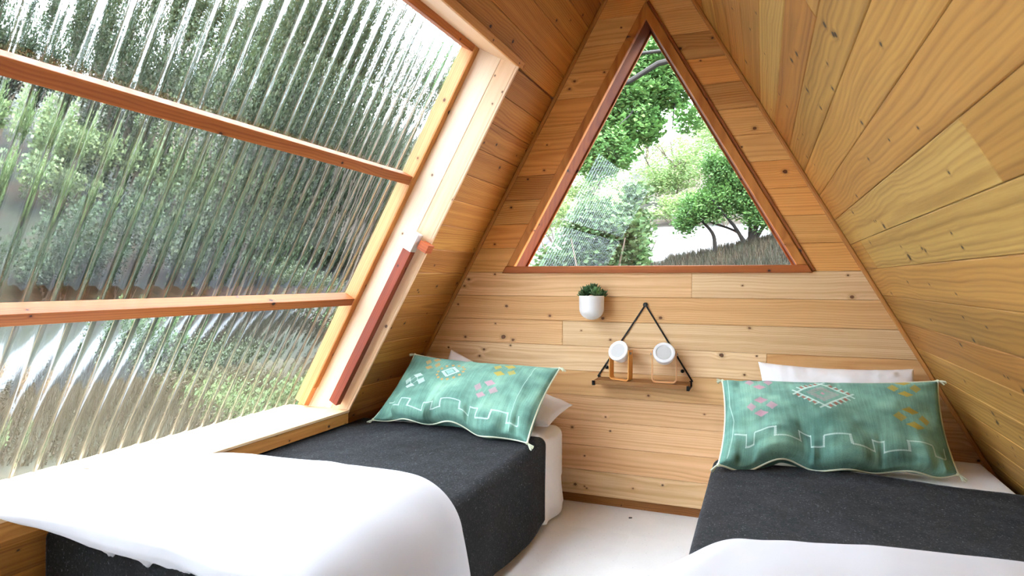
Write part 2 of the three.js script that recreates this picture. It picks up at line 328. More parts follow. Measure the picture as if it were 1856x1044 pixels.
// ------------------------------------------------------------------ window 2: triangular window in the end wall
{
  const R = rng(37), w = structure('window_2', 'triangular window with a cedar frame in the end wall'); w.position.set(0, EYE, ZB);
  const depth = 0.165, wF = 0.038;
  const half = Math.atan(S), len = (WAY - WB - 0.034) / Math.cos(half) ;
  // jambs: mitred prisms from polygons in the wall plane
  const in0 = WAY - wF / Math.sin(half), yb = WB + 0.034;
  const L0 = [WAX - S * (WAY - yb), yb], A0 = [WAX, WAY], A1 = [WAX, in0], L1 = [WAX - S * (in0 - yb), yb];
  const jamb = (poly, mat, lbl) => { const m = part(w, 'jamb', plankGeo(poly, 0.03, 0.003, R, 'y'), mat, lbl); m.position.z = 0.012; return m; };
  const lin = (poly) => { const m = part(w, 'jamb_shade_lining', plankGeo(poly, depth - 0.014, 0.001, R, 'y'), liningShade, 'window lining with its shade painted in as dark brown'); m.position.z = -0.0182; };  // shade on the inner jamb faces, painted in as a dark wood tone
  jamb([L0, L1, A1, A0], redCedar);
  jamb([[2 * WAX - L1[0], yb], [2 * WAX - L0[0], yb], A0, A1], redCedar);
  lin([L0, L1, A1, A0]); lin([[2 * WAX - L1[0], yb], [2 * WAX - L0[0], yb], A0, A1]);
  const sx = 0.02; const sill = part(w, 'sill', plankGeo([[L0[0] - sx, WB], [2 * WAX - L0[0] + sx, WB], [2 * WAX - L0[0], yb], [L0[0], yb]], depth + 0.03, 0.003, R), wood(CEDAR, '#d99a70')); sill.position.z = 0.02;
  // thin strip along the right side
  const ds = V(S, -1, 0).normalize(), nn = V(CU, SU, 0), c = V(WAX, WAY, 0).addScaledVector(ds, len / 2 + 0.02).addScaledVector(nn, 0.009);
  const strip = part(w, 'strip', stickGeo(0.013, len + 0.03, 0.008, 1, R, 0.003), darkTrim); strip.position.set(c.x, c.y, 0.004); strip.rotation.z = half;
  // pane
  const pane = new THREE.Shape([[L1[0] - 0.01, yb - 0.01], [2 * WAX - L1[0] + 0.01, yb - 0.01], [WAX, in0 + 0.02]].map((p) => new THREE.Vector2(...p)));
  const gp = new THREE.ShapeGeometry(pane); const m = part(w, 'pane', gp, new THREE.MeshPhysicalMaterial({ color: 0xffffff, transmission: 1, thickness: 0, ior: 1.52, roughness: 0 })); m.position.z = -depth;
  // glazing stops
  const st = (poly) => { const q = part(w, 'glazing_stop', plankGeo(poly, 0.012, 0.002, R, 'y'), darkTrim); q.position.z = -depth + 0.013; };
  const in1 = in0 - 0.02, L2 = [WAX - S * (in1 - yb), yb];
  st([L1, L2, [WAX, in1], [WAX, in0]]); st([[2 * WAX - L2[0], yb], [2 * WAX - L1[0], yb], [WAX, in0], [WAX, in1]]);
}
// ------------------------------------------------------------------ cloth helpers
// closed skin: mid(u, v) is a surface, up(u, v) and dn(u, v) its thickness on either side
function skin(nu, nv, mid, up, dn, uvScale = [1, 1]) {
  const P = [], e = 1e-3, n = V(), a = V(), b = V(), pos = [], uv = [], idx = [];
  for (let j = 0; j <= nv; j++) for (let i = 0; i <= nu; i++) P.push(mid(i / nu, j / nv));
  const normal = (u, v) => {
    a.copy(mid(Math.min(1, u + e), v)).sub(mid(Math.max(0, u - e), v)); b.copy(mid(u, Math.min(1, v + e))).sub(mid(u, Math.max(0, v - e)));
    return n.copy(a).cross(b).normalize();
  };
  for (let f = 0; f < 2; f++) for (let j = 0; j <= nv; j++) for (let i = 0; i <= nu; i++) {
    const u = i / nu, v = j / nv, p = P[j * (nu + 1) + i], m = normal(u, v), t = f ? -dn(u, v) : up(u, v);
    pos.push(p.x + m.x * t, p.y + m.y * t, p.z + m.z * t); uv.push(u * uvScale[0], v * uvScale[1]);
  }
  const at = (f, j, i) => f * (nu + 1) * (nv + 1) + j * (nu + 1) + i;
  for (let j = 0; j < nv; j++) for (let i = 0; i < nu; i++) {
    idx.push(at(0, j, i), at(0, j, i + 1), at(0, j + 1, i + 1), at(0, j, i), at(0, j + 1, i + 1), at(0, j + 1, i));
    idx.push(at(1, j, i), at(1, j + 1, i + 1), at(1, j, i + 1), at(1, j, i), at(1, j + 1, i), at(1, j + 1, i + 1));
  }
  const rim = (a, b) => { const [f0, f1] = [a, b]; idx.push(at(0, ...f0), at(1, ...f0), at(1, ...f1), at(0, ...f0), at(1, ...f1), at(0, ...f1)); };
  for (let i = 0; i < nu; i++) { rim([0, i], [0, i + 1]); rim([nv, i + 1], [nv, i]); }
  for (let j = 0; j < nv; j++) { rim([j + 1, 0], [j, 0]); rim([j, nu], [j + 1, nu]); }
  const g = new THREE.BufferGeometry();
  g.setAttribute('position', new THREE.Float32BufferAttribute(pos, 3)); g.setAttribute('uv', new THREE.Float32BufferAttribute(uv, 2)); g.setIndex(idx); g.computeVertexNormals();
  return g;
}
// cloth lying on a bed: flat coordinates (X, Z); beyond xe or ze it rounds the edge and hangs
function drape(X, Z, top, xe, ze, r, flare, sag = () => 0) {
  const cx = Math.min(X, xe - r), cz = Math.min(Z, ze - r), ox = X - cx, oz = Z - cz, o = Math.hypot(ox, oz);
  let hor = 0, down = 0;
  if (o > 1e-9) { const q = r * Math.PI / 2; if (o < q) { hor = r * Math.sin(o / r); down = r * (1 - Math.cos(o / r)); } else { hor = r + flare * (o - q); down = r + Math.sqrt(1 - flare * flare) * (o - q); } }
  const k = o > 1e-9 ? hor / o : 0;
  return V(cx + ox * k, EYE + top - down + sag(X, Z), cz + oz * k);
}
const MIR = 2 * AX;                                   // the right bed mirrors the left one about the apex line

// fabrics
const weave = dataTex(256, 256, (i, j) => { const v = 128 + 60 * Math.sin(i * Math.PI / 2) * Math.sin(j * Math.PI / 2) + (hash2(i, j) - 0.5) * 80; return [v, v, v]; }, false);
function rep(t, x, y) { const c = t.clone(); c.repeat.set(x, y); c.needsUpdate = true; return c; }
const whiteCotton = new THREE.MeshPhysicalMaterial({ color: new THREE.Color('#c8c6c8'), roughness: 0.95, sheen: 0.1, sheenColor: new THREE.Color('#ffffff'), sheenRoughness: 0.6 });
const pillowCotton = new THREE.MeshStandardMaterial({ color: new THREE.Color('#fbf9fa'), roughness: 0.92 });
const creasedCotton = new THREE.MeshStandardMaterial({ color: new THREE.Color('#fbfafa'), roughness: 0.92 });
const pinkCotton = new THREE.MeshStandardMaterial({ color: new THREE.Color('#faf5f3'), roughness: 0.92 });
const feltTex = dataTex(1024, 1024, (i, j) => {
  const n = hash2(i >> 1, j >> 1), m = fbm(i / 7, j / 7, 50), l = fbm(i / 90, j / 90, 52), f = fbm(i / 3.5, j / 9, 54), sp = sstep(0.70, 0.82, f) * 40 + (hash2(i >> 2, (j >> 2) + 7000) > 0.985 ? 46 : 0);
  const v = 13 + (n - 0.5) * 20 + (m - 0.5) * 56 + (l - 0.5) * 18 + sp * 1.3; return [v * 0.99, v, v * 1.06];
});
const feltFuzz = dataTex(1024, 1024, (i, j) => { const f = fbm(i / 3.5, j / 9, 54), m = fbm(i / 7, j / 7, 50), v = 96 + (m - 0.5) * 150 + (hash2(i >> 1, j >> 1) - 0.5) * 60 + sstep(0.66, 0.82, f) * 150; return [v * 0.97, v, v * 1.12]; });
const felt = (x, y) => new THREE.MeshPhysicalMaterial({ map: rep(feltTex, x, y), bumpMap: rep(weave, x * 2, y * 2), bumpScale: 0.0006, roughness: 1, sheen: 1, sheenColor: new THREE.Color('#ffffff'), sheenColorMap: rep(feltFuzz, x, y), sheenRoughness: 0.45 });


function single(name, geo, mat, label, category, group) { const m = shade(new THREE.Mesh(geo, mat)); m.name = numbered(name); tag(m, label, category, group); scene.add(m); return m; }
function flipX(g) {                                   // mirror a geometry about the apex line
  const p = g.attributes.position, ix = g.index;
  for (let i = 0; i < p.count; i++) p.setX(i, MIR - p.getX(i));
  for (let i = 0; i < ix.count; i += 3) { const a = ix.getX(i); ix.setX(i, ix.getX(i + 1)); ix.setX(i + 1, a); }
  g.computeVertexNormals(); return g;
}
// ------------------------------------------------------------------ the two beds with sheets, blankets and duvets
const TOPB = -0.703, BX0 = -1.82, BX1 = -0.895, BZ0 = ZB + 0.03, BZ1 = -1.17;
for (const left of [true, false]) {
  const where = left ? 'under the corrugated window' : 'along the plain sloping board wall', sx = (x) => left ? x : MIR - x, F = (g) => left ? g : flipX(g);
  const b = thing('bed', 'low single bed ' + where + ', mostly covered by its bedding', 'bed');
  const mm = part(b, 'mattress', new RoundedBoxGeometry(BX1 - BX0, 0.27, BZ1 - BZ0, 4, 0.045), creasedCotton); mm.position.set(sx((BX0 + BX1) / 2), EYE + TOPB - 0.137, (BZ0 + BZ1) / 2);
  const bm = part(b, 'base', new RoundedBoxGeometry(BX1 - BX0 - 0.06, 0.118, BZ1 - BZ0 - 0.06, 2, 0.01), wood(KNOTTY, '#d8b48c')); bm.position.set(sx((BX0 + BX1) / 2), 0.0595, (BZ0 + BZ1) / 2);
  // white sheet hanging at the head end of the aisle side
  const sheet = (u, v) => {
    const X = lerp(-1.815, BX1 + (left ? 0.34 : 0.33), u), Z = lerp(BZ0 + 0.075, -2.42, v), hang = sstep(BX1 - 0.05, BX1 + 0.3, X) * sstep(-2.5, -2.66, Z);
    const p = drape(X, Z, TOPB + 0.004, BX1 + 0.008, 9, 0.045, 0.06 * sstep(-2.45, -2.7, Z));
    p.x += hang * (0.01 * Math.sin(Z * 29 + 1) + 0.03 * (vn(Z * 7, X * 4, 0, left ? 5 : 6) - 0.35)); p.y += hang * 0.03 * Math.sin(Z * 8 + 1.3) ; p.z += hang * 0.03 * (vn(X * 6, 2.2, 0, 9) - 0.5);
    return p;
  };
  single('bed_sheet', F(skin(90, 70, sheet, (u, v) => 0.0015 + 0.001 * vn(u * 30, v * 20), () => 0.0015)), creasedCotton, left ? 'white cotton sheet hanging over the aisle side of the left bed beside its pillows' : 'white cotton sheet edging the dark blanket of the right bed', 'sheet');
  // charcoal felt blanket
  const zh = left ? -2.615 : -2.53;
  const blanket = (u, v) => {
    const X = lerp(-1.832, BX1 + 0.36, u), Z = lerp(zh, BZ1 + 0.36, v), hang = sstep(BX1 - 0.02, BX1 + 0.3, X);
    const p = drape(X, Z + (left ? 0.06 : -0.10) * (u - 0.55) * (1 - v) + 0.0, TOPB + 0.014, BX1 + 0.026, BZ1 + 0.02, 0.035, 0.015, (x, z) => 0.012 * Math.exp(-Math.pow((x + 1.3) / 0.35, 2)) * (0.4 + vn(x * 3, z * 3, 0, 4)) + 0.007 * (fbm(x * 9 + 2, z * 6, left ? 70 : 90) - 0.5));
    p.x += hang * (0.012 * (vn(Z * 5, X * 2, 0, left ? 15 : 16) - 0.5) - 0.004 * Math.sin(Z * 11)); p.y += hang * 0.012 * Math.sin(Z * 6);
    return p;
  };
  const wr = (u, v) => 0.004 + (left ? 0.006 : 0.004) * Math.pow(fbm(u * 14, v * 22, left ? 31 : 33), 2) * sstep(0.75, 0.55, u);
  single('blanket', F(skin(170, 170, blanket, wr, () => 0.002, [1, 1])), felt(1.7, 2.3), left ? 'charcoal felt blanket draped over the bed under the corrugated window' : 'charcoal felt blanket on the bed along the plain sloping wall', 'blanket');
  // puffy white duvet folded at the foot
  const T = left ? 0.125 : 0.066, DN = left ? 0.07 : 0.05, mid0 = left ? -0.592 : -0.645;
  const duvet = (u, v) => {
    const e = 0.012 * (vn(u * 9, 1.5, 0, 41) - 0.5) + 0.003 * (vn(u * 40, 7.5, 0, 43) - 0.5);
    const zf = left ? lerp(-1.56, -1.70, sstep(0.6, 1, u)) - 0.07 * Math.sin(u * Math.PI) : lerp(-1.77, -1.55, u) - 0.03 * Math.sin(u * 5), zn = left ? -1.0 - 0.02 * Math.sin(u * 7) : -0.72;
    const X = lerp(-1.815, BX1 + (left ? 0.5 : 0.42), u), Z = lerp(zf, zn + e * (left ? 1 : 2), v);
    const xe = BX1 + (left ? lerp(0.07, 0.13, sstep(0, 0.6, v)) : lerp(0.02, 0.15, sstep(0, 0.5, v)));
    const p = drape(X, Z, mid0, xe, 9, 0.13, 0.05, (x, z) => 0.02 * (fbm(x * 4, z * 4, left ? 5 : 6) - 0.5));
    p.x += 0.012 * (vn(v * 7, u * 6, 0, 45) - 0.5) * sstep(0.6, 0.9, u);
    return p;
  };
  const pf = (u, v) => Math.pow(Math.max(0, 4 * v * (1 - v)), left ? 0.5 : 0.42) * Math.pow(clamp(Math.min(u / 0.22, (1 - u) / 0.1), 0, 1), 0.45);
  const folds = (u, v) => {
    const w = u * 30 + (1 - v) * 9 + 1.2 * vn(u * 5, v * 4, 0, 3), g = vn(w, v * 1.3, 0, left ? 21 : 24), h = vn(w * 2.3 + 5, v * 2.5, 0, 22), a = left ? sstep(0.25, 0.9, v) * (1 - 0.6 * sstep(0.5, 0.9, u)) : 0.3;
    return (Math.pow(1 - Math.abs(2 * g - 1), 3) * 0.06 + Math.pow(1 - Math.abs(2 * h - 1), 2) * 0.006) * a * sstep(0.05, 0.32, Math.min(v, 1 - v)) * sstep(0, 0.1, u) + 0.02 * (fbm(u * 7, v * 4, left ? 25 : 28) - 0.5);
  };
  const dg = skin(320, 110, duvet, (u, v) => { const q = pf(u, v); return 0.004 + q * (T + folds(u, v)) ; }, (u, v) => 0.003 + pf(u, v) * DN);
  single('duvet', F(dg), whiteCotton, left ? 'thick white duvet folded over the foot of the bed under the corrugated window' : 'white duvet lying across the bed at the lower right corner of the photo', 'duvet');
}

// ------------------------------------------------------------------ pillows
function pillowGeo(BL, BR, TR, TL, t, o = {}) {
  const { nu = 110, nv = 60, bow = 0.02, pw = 0.42, seed = 1, pucker = 0.008, sag = 0, wave = 0 } = o;
  const mid = (u, v) => {
    const U = 2 * u - 1, W = 2 * v - 1, p = V().addScaledVector(BL, (1 - u) * (1 - v)).addScaledVector(BR, u * (1 - v)).addScaledVector(TR, u * v).addScaledVector(TL, (1 - u) * v);
    const ex = BR.clone().sub(BL).normalize(), ey = TL.clone().sub(BL).normalize();
    p.addScaledVector(ey, -W * Math.pow(Math.abs(W), 1) * bow * (1 - U * U)).addScaledVector(ex, -U * Math.abs(U) * bow * (1 - W * W));
    if (wave) p.addScaledVector(ey, wave * Math.pow(1 - v, 3) * (Math.sin(u * 17 + seed) * 0.5 + Math.sin(u * 9.1 + 2 * seed) * 0.5)).addScaledVector(ex.clone().cross(ey), wave * 0.8 * Math.pow(1 - v, 3) * Math.sin(u * 23 + seed * 3));
    if (sag) p.y -= sag * Math.sin(u * Math.PI) * v;
    return p;
  };
  const base = (u, v) => { const U = 2 * u - 1, W = 2 * v - 1; return t * Math.pow(Math.max(0, (1 - U * U) * (1 - W * W)), pw) * (1 - 0.12 * W); };
  const puck = (u, v) => {
    const eb = Math.exp(-v * 4.5), et = Math.exp(-(1 - v) * 9), es = Math.exp(-Math.min(u, 1 - u) * 12), env = clamp(Math.min(u, 1 - u, v, 1 - v) * 14, 0, 1);
    return env * pucker * (eb * (vn(u * 26, v * 2, 0, seed) - 0.5) * 2.4 + et * (vn(u * 22, v * 2, 0, seed + 1) - 0.5) * 1.4 + es * (vn(v * 14, u * 3, 0, seed + 2) - 0.5) * 1.4 + (fbm(u * 5, v * 4, seed + 3) - 0.5) * 1.6);
  };
  return { geo: skin(nu, nv, mid, (u, v) => 0.002 + base(u, v) + puck(u, v), (u, v) => 0.002 + base(u, v)), mid };
}
const P3 = (x, y, z) => V(x, EYE + y, z);
const MOTIF = { white: '#cfe4da', pink: '#b98a95', yellow: '#b59a3a', orange: '#b8935c', rust: '#9a6a5a' };
function pillowTex(kind) {
  return canvasTex(1024, 512, (c, w, h) => {
    const d = c.createImageData(w, h), s = kind === 'a' ? 300 : 400;
    for (let j = 0; j < h; j++) for (let i = 0; i < w; i++) {
      const m = fbm(i / 130, j / 90, s) - 0.5, st = vn(i / 5, j / 90, 0, s + 5) - 0.5, n = hash2(i, j) - 0.5, wv = ((i ^ j) & 1) ? 4 : -4, band = vn(i / 150, 0.5, 0, s + 9) - 0.5;
      const k = 1 + m * 0.5 + st * 0.12 + n * 0.2 + band * 0.14, g = m * 14 + band * 10, o = (j * w + i) * 4;
      d.data[o] = (108 + g) * k + wv; d.data[o + 1] = 151 * k + wv; d.data[o + 2] = (133 - g * 0.4) * k + wv; d.data[o + 3] = 255;
    }
    c.putImageData(d, 0, 0);
    const stitch = (col, lw, pts, close) => { c.strokeStyle = col; c.lineWidth = lw; c.setLineDash([3, 1.4]); c.beginPath(); pts.forEach((p, i) => i ? c.lineTo(...p) : c.moveTo(...p)); if (close) c.closePath(); c.stroke(); c.setLineDash([]); };
    const hatch = (col, x, y, rx, ry) => { c.strokeStyle = col; c.lineWidth = 3; for (let t = -1; t <= 1.001; t += 0.16) { const q = 1 - Math.abs(t); c.beginPath(); c.moveTo(x - rx * q, y + ry * t - 2); c.lineTo(x + rx * q, y + ry * t + 2); c.stroke(); } };
    const flower = (col, x, y, r, a = 0) => { for (const [dx, dy] of [[-1, 0], [1, 0], [0, -1], [0, 1]]) { const px = dx * r * Math.cos(a) - dy * r * 0.8 * Math.sin(a), py = dx * r * Math.sin(a) + dy * r * 0.8 * Math.cos(a); hatch(col, x + px * 0.85, y + py * 0.85, r * (dy ? 0.62 : 0.46), r * (dy ? 0.34 : 0.42)); } };
    // stepped line above the lower hem
    const xs = kind === 'a' ? [40, 100, 160, 250, 330, 405, 480, 560, 645, 730, 820, 905, 985] : [50, 120, 190, 245, 330, 420, 480, 570, 650, 730, 800, 880, 960];
    const line = [], yA = kind === 'a' ? 372 : 392, yB = kind === 'a' ? 424 : 446; xs.forEach((x, i) => { const y = i % 2 ? yB : yA; if (i) line.push([x, (i - 1) % 2 ? yB : yA]); line.push([x, y]); });
    stitch(MOTIF.white, 8, line);
    if (kind === 'a') {                               // right pillow: lattice diamond, pink blossoms, yellow blossoms
      const cx = 490, cy = 128, a = 118, b = 84;
      const Q = [[cx - a, cy], [cx, cy - b], [cx + a, cy], [cx, cy + b]];
      for (let k = 0; k < 4; k++) {
        const p = Q[k], q = Q[(k + 1) % 4], d = [q[0] - p[0], q[1] - p[1]], out = [p[0] - Q[(k + 3) % 4][0], p[1] - Q[(k + 3) % 4][1]];
        for (const f of [0.2, 0.4, 0.6, 0.8]) { const x = p[0] + d[0] * f, y = p[1] + d[1] * f; hatch(MOTIF.rust, x + out[0] * 0.1 + d[0] * 0.09, y + out[1] * 0.1 + d[1] * 0.09, 10, 9); stitch(MOTIF.white, 8, [[x, y], [x + out[0] * 0.2, y + out[1] * 0.2]]); }
        stitch(MOTIF.white, 10, [[p[0] - d[0] * 0.2, p[1] - d[1] * 0.2], [q[0] + d[0] * 0.2, q[1] + d[1] * 0.2]]);
      }
      hatch(MOTIF.pink, cx, cy, 78, 58); hatch('#6f9f88', cx, cy, 38, 28); hatch(MOTIF.pink, cx, cy, 10, 8);
      flower(MOTIF.pink, 190, 225, 60); flower(MOTIF.pink, 190, 40, 56); flower(MOTIF.yellow, 866, 240, 62); flower(MOTIF.yellow, 866, 56, 58);
      stitch('#bcd8cb', 4, [[28, 10], [24, 200], [40, 300], [22, 490]]);
    } else {                                          // left pillow: white blossom, orange-edged diamond, yellow, pink and orange blossoms
      flower(MOTIF.white, 175, 236, 66, 0.05); stitch(MOTIF.white, 5, [[175, 196], [205, 236], [175, 276], [145, 236]], true);
      const cx = 395, cy = 150; for (let k = 0; k < 14; k++) { const q = k / 14 * 2 * Math.PI; hatch(MOTIF.orange, cx + 92 * Math.cos(q), cy + 66 * Math.sin(q), 13, 9); }
      stitch(MOTIF.white, 15, [[cx - 56, cy], [cx, cy - 40], [cx + 56, cy], [cx, cy + 40]], true); hatch('#9cc4bb', cx, cy, 34, 24);
      flower(MOTIF.yellow, 738, 100, 64, 0.3); flower(MOTIF.pink, 700, 262, 66, 0.1); flower(MOTIF.orange, 215, 76, 56, 0.3);
      stitch('#bcd8cb', 4, [[905, 20], [900, 490]]);
    }
  });
}
const cream = new THREE.MeshStandardMaterial({ color: new THREE.Color('#d9dcc0'), roughness: 1 });
function tassel(root, at, dir, R) {
  const gs = [];
  for (let k = 0; k < 9; k++) {
    const d = dir.clone().add(V(R() - 0.5, R() - 0.5, R() - 0.5).multiplyScalar(0.7)).normalize(), e = at.clone().addScaledVector(d, 0.017 + 0.013 * R()); e.y -= 0.012;
    gs.push(new THREE.TubeGeometry(new THREE.QuadraticBezierCurve3(at, at.clone().addScaledVector(dir, 0.008), e), 4, 0.003, 5));
  }
  gs.push(new THREE.SphereGeometry(0.007, 8, 6).translate(at.x, at.y, at.z));
  part(root, 'tassel', mergeGeometries(gs.map((g) => g.toNonIndexed())), cream);
}
function greenPillow(kind, label, BL, BR, TR, TL, o) {
  const root = thing('green_pillow', label, 'pillow'), R = rng(o.seed + 100);
  root.position.copy(BL); const sh = (p) => p.clone().sub(BL), { geo, mid } = pillowGeo(sh(BL), sh(BR), sh(TR), sh(TL), o.t, o);
  part(root, 'cover', geo, new THREE.MeshStandardMaterial({ map: pillowTex(kind), bumpMap: rep(weave, 5, 3), bumpScale: 0.0005, roughness: 0.95 }));
  const pts = []; const N = 60; for (let i = 0; i < N; i++) pts.push(mid(i / N, 0)); for (let i = 0; i < N / 2; i++) pts.push(mid(1, i / N * 2)); for (let i = 0; i < N; i++) pts.push(mid(1 - i / N, 1)); for (let i = 0; i < N / 2; i++) pts.push(mid(0, 1 - i / N * 2));
  part(root, 'edging', new THREE.TubeGeometry(new THREE.CatmullRomCurve3(pts, true), 420, 0.0042, 6, true), cream);
  const c = mid(0.5, 0.5); for (const [u, v] of [[0, 0], [1, 0], [1, 1], [0, 1]]) { const p = mid(u, v); tassel(root, p, p.clone().sub(c).setZ(0.05).normalize(), R); }
  return root;
}
const wp = pillowGeo(P3(-1.55, -0.66, -2.74), P3(-0.90, -0.665, -2.74), P3(-0.835, -0.595, -2.90), P3(-1.49, -0.362, -2.925), 0.062, { seed: 61, pucker: 0.014, bow: 0.015 });
single('white_pillow', wp.geo, pinkCotton, 'white pillow wedged behind the green pillow of the left bed against the wall', 'pillow');
const wp2 = pillowGeo(P3(-0.0, -0.66, -2.76), P3(0.60, -0.66, -2.76), P3(0.56, -0.352, -2.925), P3(-0.015, -0.352, -2.925), 0.06, { seed: 67, pucker: 0.012, bow: 0.018 });
single('white_pillow', wp2.geo, pillowCotton, 'white pillow showing above the green pillow of the right bed', 'pillow');
greenPillow('b', 'faded green lumbar pillow with a white and orange diamond, on the left bed', P3(-1.715, -0.662, -2.58), P3(-0.89, -0.672, -2.43), P3(-0.846, -0.40, -2.73), P3(-1.585, -0.37, -2.72), { t: 0.088, seed: 5, bow: 0.02, pucker: 0.016, wave: 0.02 });
greenPillow('a', 'faded green lumbar pillow with a pink centred white lattice diamond, on the right bed', P3(-0.145, -0.675, -2.40), P3(0.632, -0.675, -2.575), P3(0.592, -0.366, -2.70), P3(-0.150, -0.414, -2.735), { t: 0.088, seed: 9, bow: 0.018, pucker: 0.018, wave: 0.022 });

// ------------------------------------------------------------------ wall planter with a succulent
{
  const R = rng(83), t = thing('wall_planter', 'small white rounded planter with a green succulent fixed to the end wall', 'planter'); t.position.set(-0.7525, EYE - 0.19, ZB + 0.064);
  const prof = []; for (let k = 0; k <= 12; k++) { const a = k / 12 * Math.PI / 2; prof.push([0.058 * Math.sin(a), 0.052 - 0.052 * Math.cos(a)]); }
  prof.push([0.0595, 0.113], [0.058, 0.1145], [0.0555, 0.113], [0.054, 0.055]); for (let k = 10; k >= 0; k--) { const a = k / 12 * Math.PI / 2; prof.push([0.054 * Math.sin(a), 0.056 - 0.052 * Math.cos(a)]); }
  part(t, 'pot', new THREE.LatheGeometry(prof.map((p) => new THREE.Vector2(Math.max(0.0001, p[0]), p[1])), 48), new THREE.MeshPhysicalMaterial({ color: '#f1efec', roughness: 0.35, clearcoat: 0.2, clearcoatRoughness: 0.3 }));
  part(t, 'soil', new THREE.CylinderGeometry(0.053, 0.05, 0.012, 24).translate(0, 0.1, 0), new THREE.MeshStandardMaterial({ color: '#3a2a1e', roughness: 1 }));
  part(t, 'wall_peg', new THREE.CylinderGeometry(0.012, 0.012, 0.012, 12).rotateX(Math.PI / 2).translate(0, 0.07, -0.058), darkTrim);
  const leafG = (l, w) => { const g = new THREE.SphereGeometry(1, 7, 5); g.scale(w, w * 0.4, l); g.translate(0, 0, l); const p = g.attributes.position; for (let i = 0; i < p.count; i++) { const z = p.getZ(i) / (2 * l); p.setY(i, p.getY(i) + 0.35 * l * z * z); p.setX(i, p.getX(i) * (0.5 + z * 0.8)); } return g; };
  for (const [cx, cy, cz, r, n, mt] of [[-0.022, 0.128, 0.012, 0.04, 30, 0], [0.026, 0.126, 0.018, 0.038, 30, 1], [0.004, 0.136, -0.012, 0.044, 34, 0], [-0.045, 0.118, -0.01, 0.034, 22, 1], [0.048, 0.12, -0.014, 0.036, 24, 0]]) {
    const gs = []; for (let k = 0; k < n; k++) { const g = leafG(r * (0.42 + 0.22 * R()), r * 0.2), f = k / n; g.rotateX(-lerp(0.1, 1.35, 1 - f) + (R() - 0.5) * 0.2); g.rotateY(k * 2.4 + R() * 0.3); gs.push(g); }
    const m = part(t, 'rosette', mergeGeometries(gs), new THREE.MeshStandardMaterial({ color: ['#3d5f34', '#5d7f4a'][mt], roughness: 0.55 })); m.position.set(cx, cy - 0.012, cz);
  }
}

// ------------------------------------------------------------------ hanging triangle shelf
const black = new THREE.MeshStandardMaterial({ color: '#17140f', roughness: 0.5, metalness: 0.3 });
const SHT = -0.466;
{
  const R = rng(89), t = thing('hanging_shelf', 'small wooden shelf held by two black straps from one knob on the end wall', 'shelf'); t.position.set(-0.515, EYE + SHT, ZB);
  const plank = boxAt(t, 'plank', [0.424, 0.02, 0.112], [0, -0.01, 0.062], wood(BLOND, '#a08258'), R, 0, null, 0.002);
  const knob = V(0.006, -SHT - 0.117, 0.004);
  for (const s of [-1, 1]) {
    const a = V(s * 0.221, 0.0, 0.004), d = knob.clone().sub(a), L = d.length();
    const m = part(t, 'strap', new RoundedBoxGeometry(0.0075, L, 0.004, 1, 0.0015), black); m.position.copy(a).addScaledVector(d, 0.5); m.rotation.z = -Math.atan2(d.x, d.y);
    const sh = new THREE.Shape(); sh.moveTo(0, 0.004); sh.lineTo(0, -0.0235); sh.lineTo(0.122, -0.0235); sh.lineTo(0.122, -0.002); sh.lineTo(0.119, -0.002); sh.lineTo(0.119, -0.0205); sh.lineTo(0.003, -0.0205); sh.lineTo(0.003, 0.004);
    const c = part(t, 'cradle', new THREE.ExtrudeGeometry(sh, { depth: 0.012, bevelEnabled: false }), black); c.rotation.y = -Math.PI / 2; c.position.set(s * 0.213 + 0.006, 0, 0.0025);
    part(t, 'bolt', new THREE.SphereGeometry(0.0085, 14, 10).scale(1, 1, 0.7), black).position.set(s * 0.176, 0.047, 0.008);
  }
  part(t, 'knob', new THREE.CylinderGeometry(0.0105, 0.0105, 0.012, 20).rotateX(Math.PI / 2), black).position.set(knob.x, knob.y, 0.008);
  part(t, 'washer', new THREE.CylinderGeometry(0.0055, 0.007, 0.004, 16).rotateX(Math.PI / 2), new THREE.MeshStandardMaterial({ color: '#4b4740', roughness: 0.4, metalness: 0.8 })).position.set(knob.x, knob.y, 0.0155);
}
